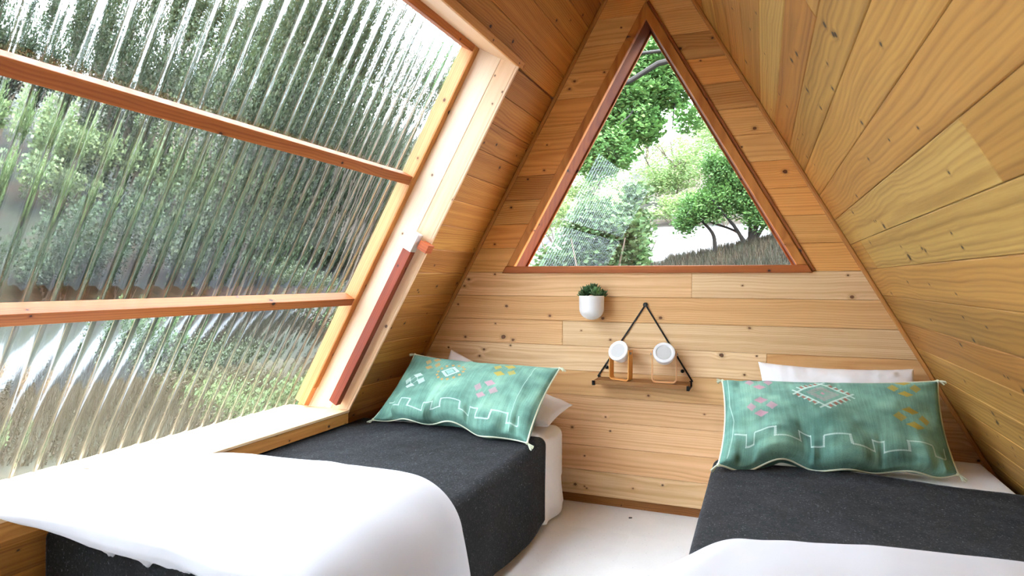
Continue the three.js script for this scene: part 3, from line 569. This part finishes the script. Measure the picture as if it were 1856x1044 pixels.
// two lanterns with bent bamboo handles
function lantern(label, x, turn, tilt, roll, mat) {
  const t = thing('bamboo_lantern', label, 'lantern'); t.position.set(x, EYE + SHT + 0.0005, ZB + 0.072); t.rotation.y = turn;
  const w = 0.051, r = 0.014, top = 0.142, th = 0.004, dep = 0.032;
  const path = (sh, o, fwd) => { const W = w + o, B = -o, rr = r + o; const q = [[-W, top], [-W, B + rr + th], 'l', [W, top]]; if (fwd) { sh.moveTo(-W, top); sh.lineTo(-W, B + th + rr); sh.absarc(-W + rr, B + th + rr, rr, Math.PI, 1.5 * Math.PI, false); sh.lineTo(W - rr, B + th); sh.absarc(W - rr, B + th + rr, rr, 1.5 * Math.PI, 2 * Math.PI, false); sh.lineTo(W, top); } else { sh.lineTo(W, top); sh.lineTo(W, B + th + rr); sh.absarc(W - rr, B + th + rr, rr, 2 * Math.PI, 1.5 * Math.PI, true); sh.lineTo(-W + rr, B + th); sh.absarc(-W + rr, B + th + rr, rr, 1.5 * Math.PI, Math.PI, true); sh.lineTo(-W, top); } };
  const sh = new THREE.Shape(); path(sh, th, true); path(sh, 0, false); sh.closePath();
  const hg = new THREE.ExtrudeGeometry(sh, { depth: dep - 0.001, bevelEnabled: true, bevelThickness: 0.0005, bevelSize: 0.0005, bevelSegments: 1, curveSegments: 10 }); hg.translate(0, 0, -dep / 2);
  { const u = hg.attributes.uv, p = hg.attributes.position; for (let i = 0; i < u.count; i++) u.setXY(i, p.getX(i) / 2.4 + 0.3, (p.getZ(i) + 0.06 + p.getY(i) * 0.2) / 0.98); }
  part(t, 'handle', hg, mat);
  const head = part(t, 'head', new THREE.LatheGeometry([[0.0001, -0.026], [0.036, -0.026], [0.0415, -0.023], [0.0435, -0.018], [0.045, 0.012], [0.0485, 0.014], [0.0495, 0.019], [0.0485, 0.024], [0.046, 0.0255], [0.037, 0.0255], [0.0345, 0.024], [0.033, 0.021], [0.0001, 0.021]].map((p) => new THREE.Vector2(...p)), 48).rotateX(Math.PI / 2), new THREE.MeshPhysicalMaterial({ color: '#f4f3f2', roughness: 0.38 }), 'white round lamp head');
  head.position.set(0, 0.128, 0.004); head.rotation.set(-tilt, roll, 0);
  part(head, 'diffuser', new THREE.CylinderGeometry(0.0325, 0.0325, 0.002, 36).rotateX(Math.PI / 2).translate(0, 0, 0.0225), new THREE.MeshStandardMaterial({ color: '#d3d1cd', roughness: 0.8 }), 'grey speckled diffuser disc');
  for (const s of [-1, 1]) part(t, 'screw', new THREE.CylinderGeometry(0.0055, 0.0055, 0.009, 14).rotateZ(Math.PI / 2), new THREE.MeshStandardMaterial({ color: '#b9b4ac', roughness: 0.3, metalness: 0.9 })).position.set(s * (w + th + 0.001), 0.128, 0.002);
}
lantern('white headed lantern with a golden bamboo handle, standing on the shelf below the planter', -0.611, -0.42, 0.5, 0.1, wood(PINE, '#eebe74', 0.45));
lantern('white headed lantern with a pale pinkish handle, at the shelf end nearer the right bed', -0.412, 0.1, 0.48, 0, wood(PINE, '#f6d2ac', 0.45));

// a dark crumb on the white floor
single('wood_chip', new RoundedBoxGeometry(0.016, 0.005, 0.006, 2, 0.0024).rotateY(0.5).translate(-0.555, 0.0027, -2.89), new THREE.MeshStandardMaterial({ color: '#3a3530', roughness: 1 }), 'tiny dark wood chip lying on the white floor near the end wall', 'chip');
// ------------------------------------------------------------------ outside: sloping ground, gravel, trees and shrubs
function groundY(x, z) {
  const d = Math.max(0, -z - 4), wx = 0.25 + 0.75 * sstep(-13, -5, x);
  let y = -0.45 + 0.175 * d * wx;
  y += 0.78 * Math.exp(-Math.pow((z + 13) / 3.2, 2)) * sstep(-3.5, 1.5, x);                 // mound in front of the small tree
  y += sstep(-20, -34, z) * (-z - 20) * 0.16;
  const l = Math.max(0, -13 - x); y += 0.42 * l * sstep(0, 6, l) * (1 - 0.25 * sstep(-20, -40, z));
  y += 0.10 * (fbm(x * 0.7, z * 0.7, 200) - 0.5) * sstep(1, 4, Math.hypot(x + 0.5, z + 1) - 2);
  return y;
}
const onGravel = (x, z) => {                          // pale gravel drive: behind the mound, then down past the side of the cabin
  const edge = 0.5 * (fbm(x * 0.8, z * 0.8, 210) - 0.5);
  const a = sstep(-14.6, -15.2, z + edge + Math.max(0, x + 2.5) * 0.35) * sstep(-23.5, -22.5, z + edge) * sstep(-26, -12, x);
  const b = sstep(2.6, 2.0, Math.abs(x + 10.5 + edge * 1.5 - 0.1 * z * 0)) * sstep(8, 5, z);
  return Math.max(a, b);
};
{
  const N = 260, x0 = -60, x1 = 26, z0 = -64, z1 = 22, pos = [], col = [], idx = [], uv = [];
  for (let j = 0; j <= N; j++) for (let i = 0; i <= N; i++) {
    const tx = i / N, tz = j / N, x = lerp(x0, x1, tx), z = lerp(z0, z1, tz); pos.push(x, groundY(x, z), z); uv.push(x / 3, z / 3);
    const g = fbm(x * 0.5, z * 0.5, 220), h = fbm(x * 2.3, z * 2.3, 230), k = onGravel(x, z), dry = sstep(0.42, 0.62, g);
    let c = [lerp(0.016, 0.045, dry), lerp(0.020, 0.026, dry), lerp(0.005, 0.009, dry)].map((v) => v * (0.7 + 0.6 * h));
    c = c.map((v, q) => lerp(v, (z < -13 && x > -9 ? 0.5 : 0.1) * (0.92 + 0.16 * h), k)); col.push(...c);
  }
  for (let j = 0; j < N; j++) for (let i = 0; i < N; i++) { const a = j * (N + 1) + i; idx.push(a, a + N + 1, a + 1, a + 1, a + N + 1, a + N + 2); }
  const g = new THREE.BufferGeometry(); g.setAttribute('position', new THREE.Float32BufferAttribute(pos, 3)); g.setAttribute('color', new THREE.Float32BufferAttribute(col, 3)); g.setAttribute('uv', new THREE.Float32BufferAttribute(uv, 2)); g.setIndex(idx); g.computeVertexNormals();
  const t = dataTex(512, 512, (i, j) => { const v = 205 + (hash2(i, j) - 0.5) * 70 + (vn(i / 6, j / 6, 0, 240) - 0.5) * 60; return [v, v, v]; });
  const m = shade(new THREE.Mesh(g, new THREE.MeshStandardMaterial({ map: t, vertexColors: true, roughness: 1 }))); m.name = 'ground'; m.userData.kind = 'structure'; m.userData.label = 'sloping dry ground with a pale gravel drive outside'; scene.add(m);
}
// leaf sprays: a handful of folded leaves around a point, instanced through a crown
function sprayGeo(n, spread, len, wid, seed) {
  const R = rng(seed), pos = [], v = V(), q = new THREE.Quaternion(), e = new THREE.Euler();
  for (let k = 0; k < n; k++) {
    const c = V(R() - 0.5, R() - 0.5, R() - 0.5).multiplyScalar(2 * spread), L = len * (0.7 + 0.6 * R()), W = wid * (0.7 + 0.6 * R());
    q.setFromEuler(e.set(R() * 1.6 - 0.8 + 0.4, R() * 6.28, R() * 1.4 - 0.7));
    const P = [[0, 0, 0], [W, 0.18 * W, L * 0.42], [0, -0.04 * L, L], [-W, 0.18 * W, L * 0.42]].map((p) => v.set(...p).applyQuaternion(q).add(c).toArray());
    pos.push(...P[0], ...P[1], ...P[2], ...P[0], ...P[2], ...P[3]);
  }
  const g = new THREE.BufferGeometry(); g.setAttribute('position', new THREE.Float32BufferAttribute(pos, 3)); g.computeVertexNormals(); return g;
}
const leafMat = (c) => new THREE.MeshPhysicalMaterial({ color: new THREE.Color(c), roughness: 0.85, transmission: 0.35, thickness: 0, side: THREE.DoubleSide, specularIntensity: 0.3 });
const leafRGB = (r, g, b) => leafMat(new THREE.Color(r, g, b));
const LEAF = {
  dark: leafRGB(0.040, 0.060, 0.027), mid: leafRGB(0.050, 0.066, 0.030), light: leafRGB(0.135, 0.185, 0.075), pale: leafRGB(0.19, 0.24, 0.115), olive: leafRGB(0.064, 0.074, 0.038),
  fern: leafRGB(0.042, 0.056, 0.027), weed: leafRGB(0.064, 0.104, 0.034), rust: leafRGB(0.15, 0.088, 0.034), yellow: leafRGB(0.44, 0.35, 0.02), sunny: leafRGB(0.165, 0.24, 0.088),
  haze: leafRGB(0.22, 0.29, 0.13), crown: leafRGB(0.058, 0.125, 0.030), branch: leafRGB(0.070, 0.155, 0.038), glossy: leafRGB(0.042, 0.078, 0.026),  // sunny and haze: sunlight and haze painted into the leaf colour
};
const bark = new THREE.MeshStandardMaterial({ color: '#4a4034', roughness: 1 }), barkDark = new THREE.MeshStandardMaterial({ color: '#15110b', roughness: 1 });
function limb(pts, r0, r1, seg = 7) {                  // tapering branch
  const c = new THREE.CatmullRomCurve3(pts), n = Math.max(6, pts.length * 4), g = new THREE.TubeGeometry(c, n, 1, seg, false), p = g.attributes.position, q = V();
  for (let i = 0; i <= n; i++) { const k = i / n; c.getPointAt(k, q); const r = lerp(r0, r1, k); for (let s = 0; s <= seg; s++) { const o = i * (seg + 1) + s; p.setXYZ(o, q.x + (p.getX(o) - q.x) * r, q.y + (p.getY(o) - q.y) * r, q.z + (p.getZ(o) - q.z) * r); } }
  g.computeVertexNormals(); return g;
}
const SPRAYS = {};
// clouds: [x, y, z, rx, ry, rz, count]; everything in world coordinates
function leafy(root, clouds, mat, o, R) {
  const key = [o.n, o.spread, o.len, o.wid].join(); const geo = SPRAYS[key] ??= sprayGeo(o.n, o.spread, o.len, o.wid, 7 + Object.keys(SPRAYS).length);
  clouds = clouds.map((c) => [...c.slice(0, 6), Math.round(c[6] * (o.more ?? 1))]); let total = 0; for (const c of clouds) total += c[6];
  const im = new THREE.InstancedMesh(geo, mat, total), M = new THREE.Matrix4(), q = new THREE.Quaternion(), e = new THREE.Euler(), col = new THREE.Color(); let k = 0;
  for (const [x, y, z, rx, ry, rz, n] of clouds) for (let i = 0; i < n; i++) {
    let d = V(R() * 2 - 1, R() * 2 - 1, R() * 2 - 1); if (d.length() > 1) d.normalize().multiplyScalar(0.55 + 0.45 * R());
    if (o.shell) d.normalize().multiplyScalar(Math.pow(R(), 0.35));
    q.setFromEuler(e.set(R() * 0.8 - 0.4, R() * 6.28, R() * 0.8 - 0.4)); const s = 0.75 + 0.5 * R();
    M.compose(V(x + d.x * rx, y + d.y * ry, z + d.z * rz), q, V(s, s, s)); im.setMatrixAt(k, M);
    const b = 0.75 + 0.5 * R(); im.setColorAt(k, col.setRGB(b * (0.9 + 0.2 * R()), b, b * (0.85 + 0.2 * R()))); k++;
  }
  shade(im); im.name = 'foliage'; im.userData.kind = 'stuff'; root.add(im); return im;
}
function tree(name, label, group, x, z, h, r, mat, o, seed) {
  const R = rng(seed), y = groundY(x, z), t = thing(name, label, name.includes('bush') || name.includes('shrub') ? 'bush' : 'tree', group), gs = [], bush = o.bush, crown = [];
  const stem = bush ? 0.15 * h : o.stem ?? 0.3 * h;
  if (!bush) gs.push(limb([V(x, y - 0.3, z), V(x + (R() - 0.5) * 0.3, y + stem, z + (R() - 0.5) * 0.3), V(x + (R() - 0.5) * 0.5, y + h * 0.85, z)], 0.035 * h * (o.thick ?? 0.6), 0.02, 7));
  for (let k = 0; k < (bush ? 5 : 6); k++) { const a = k * 1.05 + R(), q = bush ? 0.05 : stem + (h * 0.4) * R(); gs.push(limb([V(x, y + (bush ? -0.1 : q), z), V(x + Math.cos(a) * r * 0.4, y + q + h * 0.2, z + Math.sin(a) * r * 0.4), V(x + Math.cos(a) * r * 0.8, y + q + h * 0.36, z + Math.sin(a) * r * 0.8)], 0.012 * h, 0.01, 5)); }
  part(t, 'trunk', mergeGeometries(gs), bark);
  const n = o.clouds ?? 9;
  for (let k = 0; k < n; k++) { const a = R() * 6.28, q = Math.pow(R(), 0.6), yy = y + lerp(stem + 0.1 * h, h * 0.92, R()), taper = o.cone ? 1.15 - (yy - y) / h : 1 - 0.5 * Math.abs((yy - y) / h - 0.55); crown.push([x + Math.cos(a) * r * q * 0.75 * taper, yy, z + Math.sin(a) * r * q * 0.75 * taper, r * 0.45 * taper + 0.1, h * 0.13, r * 0.45 * taper + 0.1, Math.round(o.count / n)]); }
  leafy(t, crown, mat, { n: 12, spread: o.spread ?? 0.16, len: o.len ?? 0.11, wid: o.wid ?? 0.032, more: o.more }, R);
  return t;
}
// small many-stemmed tree on the mound, seen low in the triangular window
{
  const R = rng(301), x = -0.25, z = -13.2, y = groundY(x, z), t = thing('small_tree', 'small many stemmed green tree on the grassy mound in the triangular window', 'tree'), gs = [];
  const B = V(x, y - 0.1, z);
  for (const [dx, dy, dz, r] of [[0.6, 1.3, 0.2, 0.075], [-0.7, 0.95, 0.4, 0.05], [0.3, 1.5, -0.4, 0.06], [-1.1, 0.75, -0.1, 0.035], [1.0, 1.2, -0.2, 0.05], [-0.25, 1.55, 0.1, 0.05]]) gs.push(limb([B, V(x + dx * 0.25 + (R() - 0.5) * 0.2, y + dy * 0.35, z + dz * 0.4), V(x + dx * 0.7, y + dy * 0.72, z + dz), V(x + dx, y + dy, z + dz * 1.3)], r, 0.012));
  gs.push(limb([V(x - 0.62, y - 0.1, z + 0.1), V(x - 0.66, y + 0.25, z + 0.1), V(x - 0.85, y + 0.5, z + 0.1), V(x - 1.1, y + 0.75, z)], 0.05, 0.012));
  part(t, 'trunk', mergeGeometries(gs), barkDark);
  leafy(t, [[x - 0.3, y + 0.95, z, 0.75, 0.36, 0.6, 260], [x + 0.45, y + 0.85, z - 0.1, 0.65, 0.42, 0.6, 260], [x - 0.9, y + 0.75, z + 0.2, 0.42, 0.26, 0.5, 130], [x - 1.2, y + 0.5, z, 0.24, 0.22, 0.3, 60], [x - 0.1, y + 1.4, z, 0.75, 0.4, 0.6, 240], [x + 0.7, y + 1.5, z, 0.7, 0.5, 0.6, 220], [x - 0.55, y + 1.6, z, 0.4, 0.24, 0.4, 80], [x + 0.2, y + 0.5, z + 0.2, 0.3, 0.16, 0.3, 40]], LEAF.crown, { n: 12, spread: 0.12, len: 0.062, wid: 0.02, more: 2.2 }, R);
}
// overhanging tree whose limbs cross the top of the triangular window
{
  const R = rng(311), t = thing('overhanging_tree', 'dark leafy tree whose crooked limbs hang into the top of the triangular window', 'tree'), gs = [];
  const E = (px, py, z) => V(px * -z, EYE + py * -z, z);                                      // a spot in the view, by slope and depth
  const x = 3.4, z = -9.6, y = groundY(x, z);
  gs.push(limb([V(x, y - 0.3, z), V(x - 0.2, y + 1.5, z), V(x - 0.8, y + 2.6, z + 0.2), V(-1.05, EYE + 2.82, -8.3), V(-1.72, EYE + 2.56, -8.3), V(-3.6, EYE + 2.3, -8.4)], 0.1, 0.015, 9));
  gs.push(limb([V(x - 0.8, y + 2.6, z + 0.2), V(0.2, EYE + 3.4, z), V(-1.3, EYE + 2.93, -8.3), V(-3.2, EYE + 3.0, -8.4)], 0.05, 0.012, 8));
  for (let k = 0; k < 12; k++) { const a = V(-0.6 - 3.2 * R(), EYE + 2.6 + 0.6 * R(), -9.2 + 0.6 * R()); gs.push(limb([a, V(a.x + R() - 0.5, a.y - 0.3, a.z), V(a.x + 1.4 * (R() - 0.5), a.y - 0.5 - 0.8 * R(), a.z + R() - 0.5)], 0.022, 0.005, 5)); }
  part(t, 'trunk', mergeGeometries(gs), barkDark);
  leafy(t, [[-1.55, EYE + 3.15, -9.2, 0.6, 0.4, 0.6, 330], [-1.75, EYE + 2.65, -9.0, 0.42, 0.34, 0.6, 220], [-1.33, EYE + 2.66, -9.2, 0.36, 0.22, 0.5, 120], [-2.05, EYE + 2.2, -9.0, 0.4, 0.36, 0.6, 190], [-2.25, EYE + 1.75, -9.0, 0.3, 0.3, 0.5, 90], [-1.95, EYE + 1.8, -8.8, 0.3, 0.26, 0.5, 90], [-1.6, EYE + 2.2, -9.0, 0.28, 0.24, 0.4, 90], [-0.95, EYE + 2.2, -9.0, 0.18, 0.13, 0.3, 26], [-1.1, EYE + 2.95, -9.3, 0.4, 0.22, 0.5, 120], [-0.2, EYE + 3.3, -9.4, 1.0, 0.6, 1, 220], [2.6, y + 3.6, z, 1.6, 0.9, 1.3, 300], [-3.4, EYE + 2.6, -8.9, 0.9, 0.7, 0.9, 240]], LEAF.branch, { n: 12, spread: 0.1, len: 0.062, wid: 0.02, more: 2.2 }, R);
}
// dark shrub low at the left of the triangular window
{
  const R = rng(321), x = -1.6, z = -6.5, y = groundY(x, z), t = thing('dark_shrub', 'glossy dark shrub close outside the left corner of the triangular window', 'bush'), gs = [];
  for (let k = 0; k < 7; k++) { const a = k * 0.9; gs.push(limb([V(x, y - 0.2, z), V(x + 0.25 * Math.cos(a), y + 0.7, z + 0.25 * Math.sin(a)), V(x + 0.6 * Math.cos(a), y + 1.5, z + 0.55 * Math.sin(a))], 0.025, 0.006, 6)); }
  part(t, 'stem', mergeGeometries(gs), bark);
  leafy(t, [[-1.58, EYE + 0.42, z, 0.38, 0.4, 0.4, 230], [-1.27, EYE + 0.4, z + 0.1, 0.24, 0.34, 0.35, 120], [-1.95, EYE + 0.12, z, 0.35, 0.24, 0.4, 120], [-1.2, EYE + 0.86, z, 0.13, 0.08, 0.15, 20], [-1.7, EYE - 0.5, z, 0.8, 0.5, 0.6, 240]], LEAF.glossy, { n: 12, spread: 0.08, len: 0.055, wid: 0.018, more: 2.2 }, R);
}
// trees up the slope beyond the gravel, leaves paled to paint in sun and haze
{
  const G = 'trees with painted sun and haze up the slope behind the triangular window', L = 'green tree up the slope with sun and haze painted into its leaves';
  for (const [x, z, h, r, m, n] of [[-6.2, -25, 3.6, 1.8, 'sunny', 420], [-3.4, -27, 3.2, 1.7, 'sunny', 400], [-0.9, -25.5, 4.4, 1.9, 'sunny', 460], [1.8, -26, 6.2, 2.3, 'sunny', 620], [-9.5, -27, 6.5, 2.6, 'sunny', 620], [-5.6, -33, 5.0, 2.3, 'haze', 460], [-2.2, -35, 4.4, 2.4, 'haze', 460], [-9.5, -37, 9, 3.2, 'haze', 600], [-13.5, -34, 9, 3.2, 'haze', 600], [2.8, -36, 10, 3.2, 'sunny', 560]]) tree('sun_haze_tree', L, G, x, z, h, r, LEAF[m], { count: n, len: 0.11, wid: 0.036, spread: 0.24, clouds: 14, stem: 0.5, more: 1.5 }, 400 + Math.round(x * 7 + z * 3));
  for (const [x, z, h, m] of [[-5.2, -23, 1.5, 'haze'], [-3.0, -23.6, 1.2, 'sunny'], [-1.2, -22.8, 1.6, 'haze'], [0.6, -23.2, 2.0, 'sunny'], [-7.2, -22.6, 1.9, 'sunny'], [2.4, -21.5, 2.4, 'crown']]) tree('pale_bush', 'low pale bush at the top of the gravel bank behind the small tree', 'low pale bushes on the bank behind the triangular window', x, z, h, 1.05, LEAF[m], { count: 230, bush: true, len: 0.09, wid: 0.03, spread: 0.17 }, 900 + Math.round(x * 10));
  tree('yellow_bush', 'bush with yellowing leaves behind the right edge of the triangular window', null, 0.35, -19.5, 2.6, 0.9, LEAF.yellow, { count: 220, bush: true, len: 0.1, wid: 0.035 }, 431);
}
// the hillside seen through the corrugated sheet
{
  const R = rng(501), G1 = 'dark shrubs beyond the drive, seen through the corrugated window', G2 = 'pale bushes on the hillside, seen through the corrugated window', G3 = 'tall trees on the hilltop, seen through the corrugated window', G4 = 'leafy trees beyond the far end of the corrugated window';
  for (let k = 0; k < 14; k++) { if (k === 10) continue; const z = 3.5 - 2.3 * k + (R() - 0.5) * 0.8, x = -15.2 - R() * 1.6; tree('dark_bush', 'dark green bush beyond the gravel drive, blurred by the corrugated sheet', G1, x, z, 2.1 + R() * 1.2, 1.35, R() < 0.7 ? LEAF.dark : LEAF.mid, { count: 280, bush: true, len: 0.13, wid: 0.045, spread: 0.22 }, 520 + k); }
  for (let k = 0; k < 26; k++) { const z = 4 - 1.5 * k + (R() - 0.5), x = -18.6 - R() * 4.5; tree('pale_bush', 'pale green bush on the hillside, blurred by the corrugated sheet', G2, x, z, 2.2 + R() * 1.4, 1.7, R() < 0.5 ? LEAF.pale : LEAF.light, { count: 260, bush: true, len: 0.16, wid: 0.055, spread: 0.26 }, 560 + k); }
  for (let k = 0; k < 22; k++) { const z = 7 - 2.25 * k + (R() - 0.5) * 0.6, x = -25.2 - (k % 2) * 4.2 - R(); tree('hilltop_tree', 'dark tree on the hilltop, blurred by the corrugated sheet', G3, x, z, lerp(5.2, 10.5, sstep(-14, -26, z)) + R() * 2.4, 2.5, [LEAF.dark, LEAF.olive, LEAF.mid][Math.floor(R() * 3)], { count: 600, clouds: 14, len: 0.2, wid: 0.07, spread: 0.34, cone: R() < 0.4, stem: 1 }, 600 + k); }
  for (const [x, z, h] of [[-9.8, -14.5, 8.5], [-12.5, -13, 8], [-14.5, -16.5, 10], [-11.6, -18.5, 10.5], [-16.5, -20, 11.5], [-15.5, -25, 13], [-19.5, -23, 12], [-20, -16, 9.5], [-10.2, -23, 9]]) tree('leafy_tree', 'mid green leafy tree, blurred by the far end of the corrugated sheet', G4, x, z, h, 2.5, R() < 0.5 ? LEAF.mid : LEAF.fern, { count: 760, clouds: 16, len: 0.16, wid: 0.055, spread: 0.26, stem: 0.8 }, 660 + Math.round(x * 5));
}
// low weeds close to the side window
{
  const R = rng(801);
  for (let k = 0; k < 12; k++) { const z = 1.2 - 0.95 * k + 0.4 * R(), x = -3.8 - (k % 3) * 1.6 - 0.5 * R(); tree('weed_bush', 'low straggling weed bush in the dry grass, blurred by the corrugated window', 'low weeds in the grass, seen through the corrugated window', x, z, 0.45 + 0.5 * R(), 0.55 + 0.3 * R(), [LEAF.weed, LEAF.rust, LEAF.weed, LEAF.olive][k % 4], { count: 120, bush: true, len: 0.07, wid: 0.02, spread: 0.09, clouds: 5 }, 820 + k); }
}
// grass tufts on the ground near the cabin and on the mound
{
  const R = rng(701), gs = [];
  for (let k = 0; k < 9; k++) { const a = R() * 6.28, l = 0.08 + 0.1 * R(), o = V((R() - 0.5) * 0.12, 0, (R() - 0.5) * 0.12), w = 0.004; const d = V(Math.cos(a), 0, Math.sin(a)), s = V(-d.z, 0, d.x).multiplyScalar(w); const p = [o.clone().add(s), o.clone().sub(s), o.clone().addScaledVector(d, l * 0.5).setY(l)]; const g = new THREE.BufferGeometry(); g.setAttribute('position', new THREE.Float32BufferAttribute(p.flatMap((q) => q.toArray()), 3)); gs.push(g); }
  const g = mergeGeometries(gs); g.computeVertexNormals();
  const spots = []; for (let k = 0; k < 16000; k++) { const m = R() < 0.35, x = m ? -3 + 6 * R() : -2.6 - 5.8 * R(), z = m ? -10.5 - 4.2 * R() : 2.5 - 15 * R(); if (onGravel(x, z) < 0.3 && vn(x * 1.3, z * 1.3, 0, 222) > 0.3) spots.push([x, z]); }
  const im = new THREE.InstancedMesh(g, new THREE.MeshStandardMaterial({ color: '#ffffff', roughness: 1, side: THREE.DoubleSide }), spots.length), M = new THREE.Matrix4(), q = new THREE.Quaternion(), c = new THREE.Color();
  spots.forEach(([x, z], k) => { const s = 0.7 + R(); q.setFromAxisAngle(V(0, 1, 0), R() * 6.28); M.compose(V(x, groundY(x, z) - 0.01, z), q, V(s, s, s)); im.setMatrixAt(k, M); const b = 0.7 + 0.6 * R(), dry = R(); im.setColorAt(k, c.setRGB(lerp(0.007, 0.022, dry) * b, lerp(0.012, 0.011, dry) * b, lerp(0.0015, 0.003, dry) * b)); });
  shade(im); im.name = 'grass'; tag(im, 'short dry grass on the ground around the cabin', 'grass', null, 'stuff'); scene.add(im);
}
renderer.render(scene, camera);
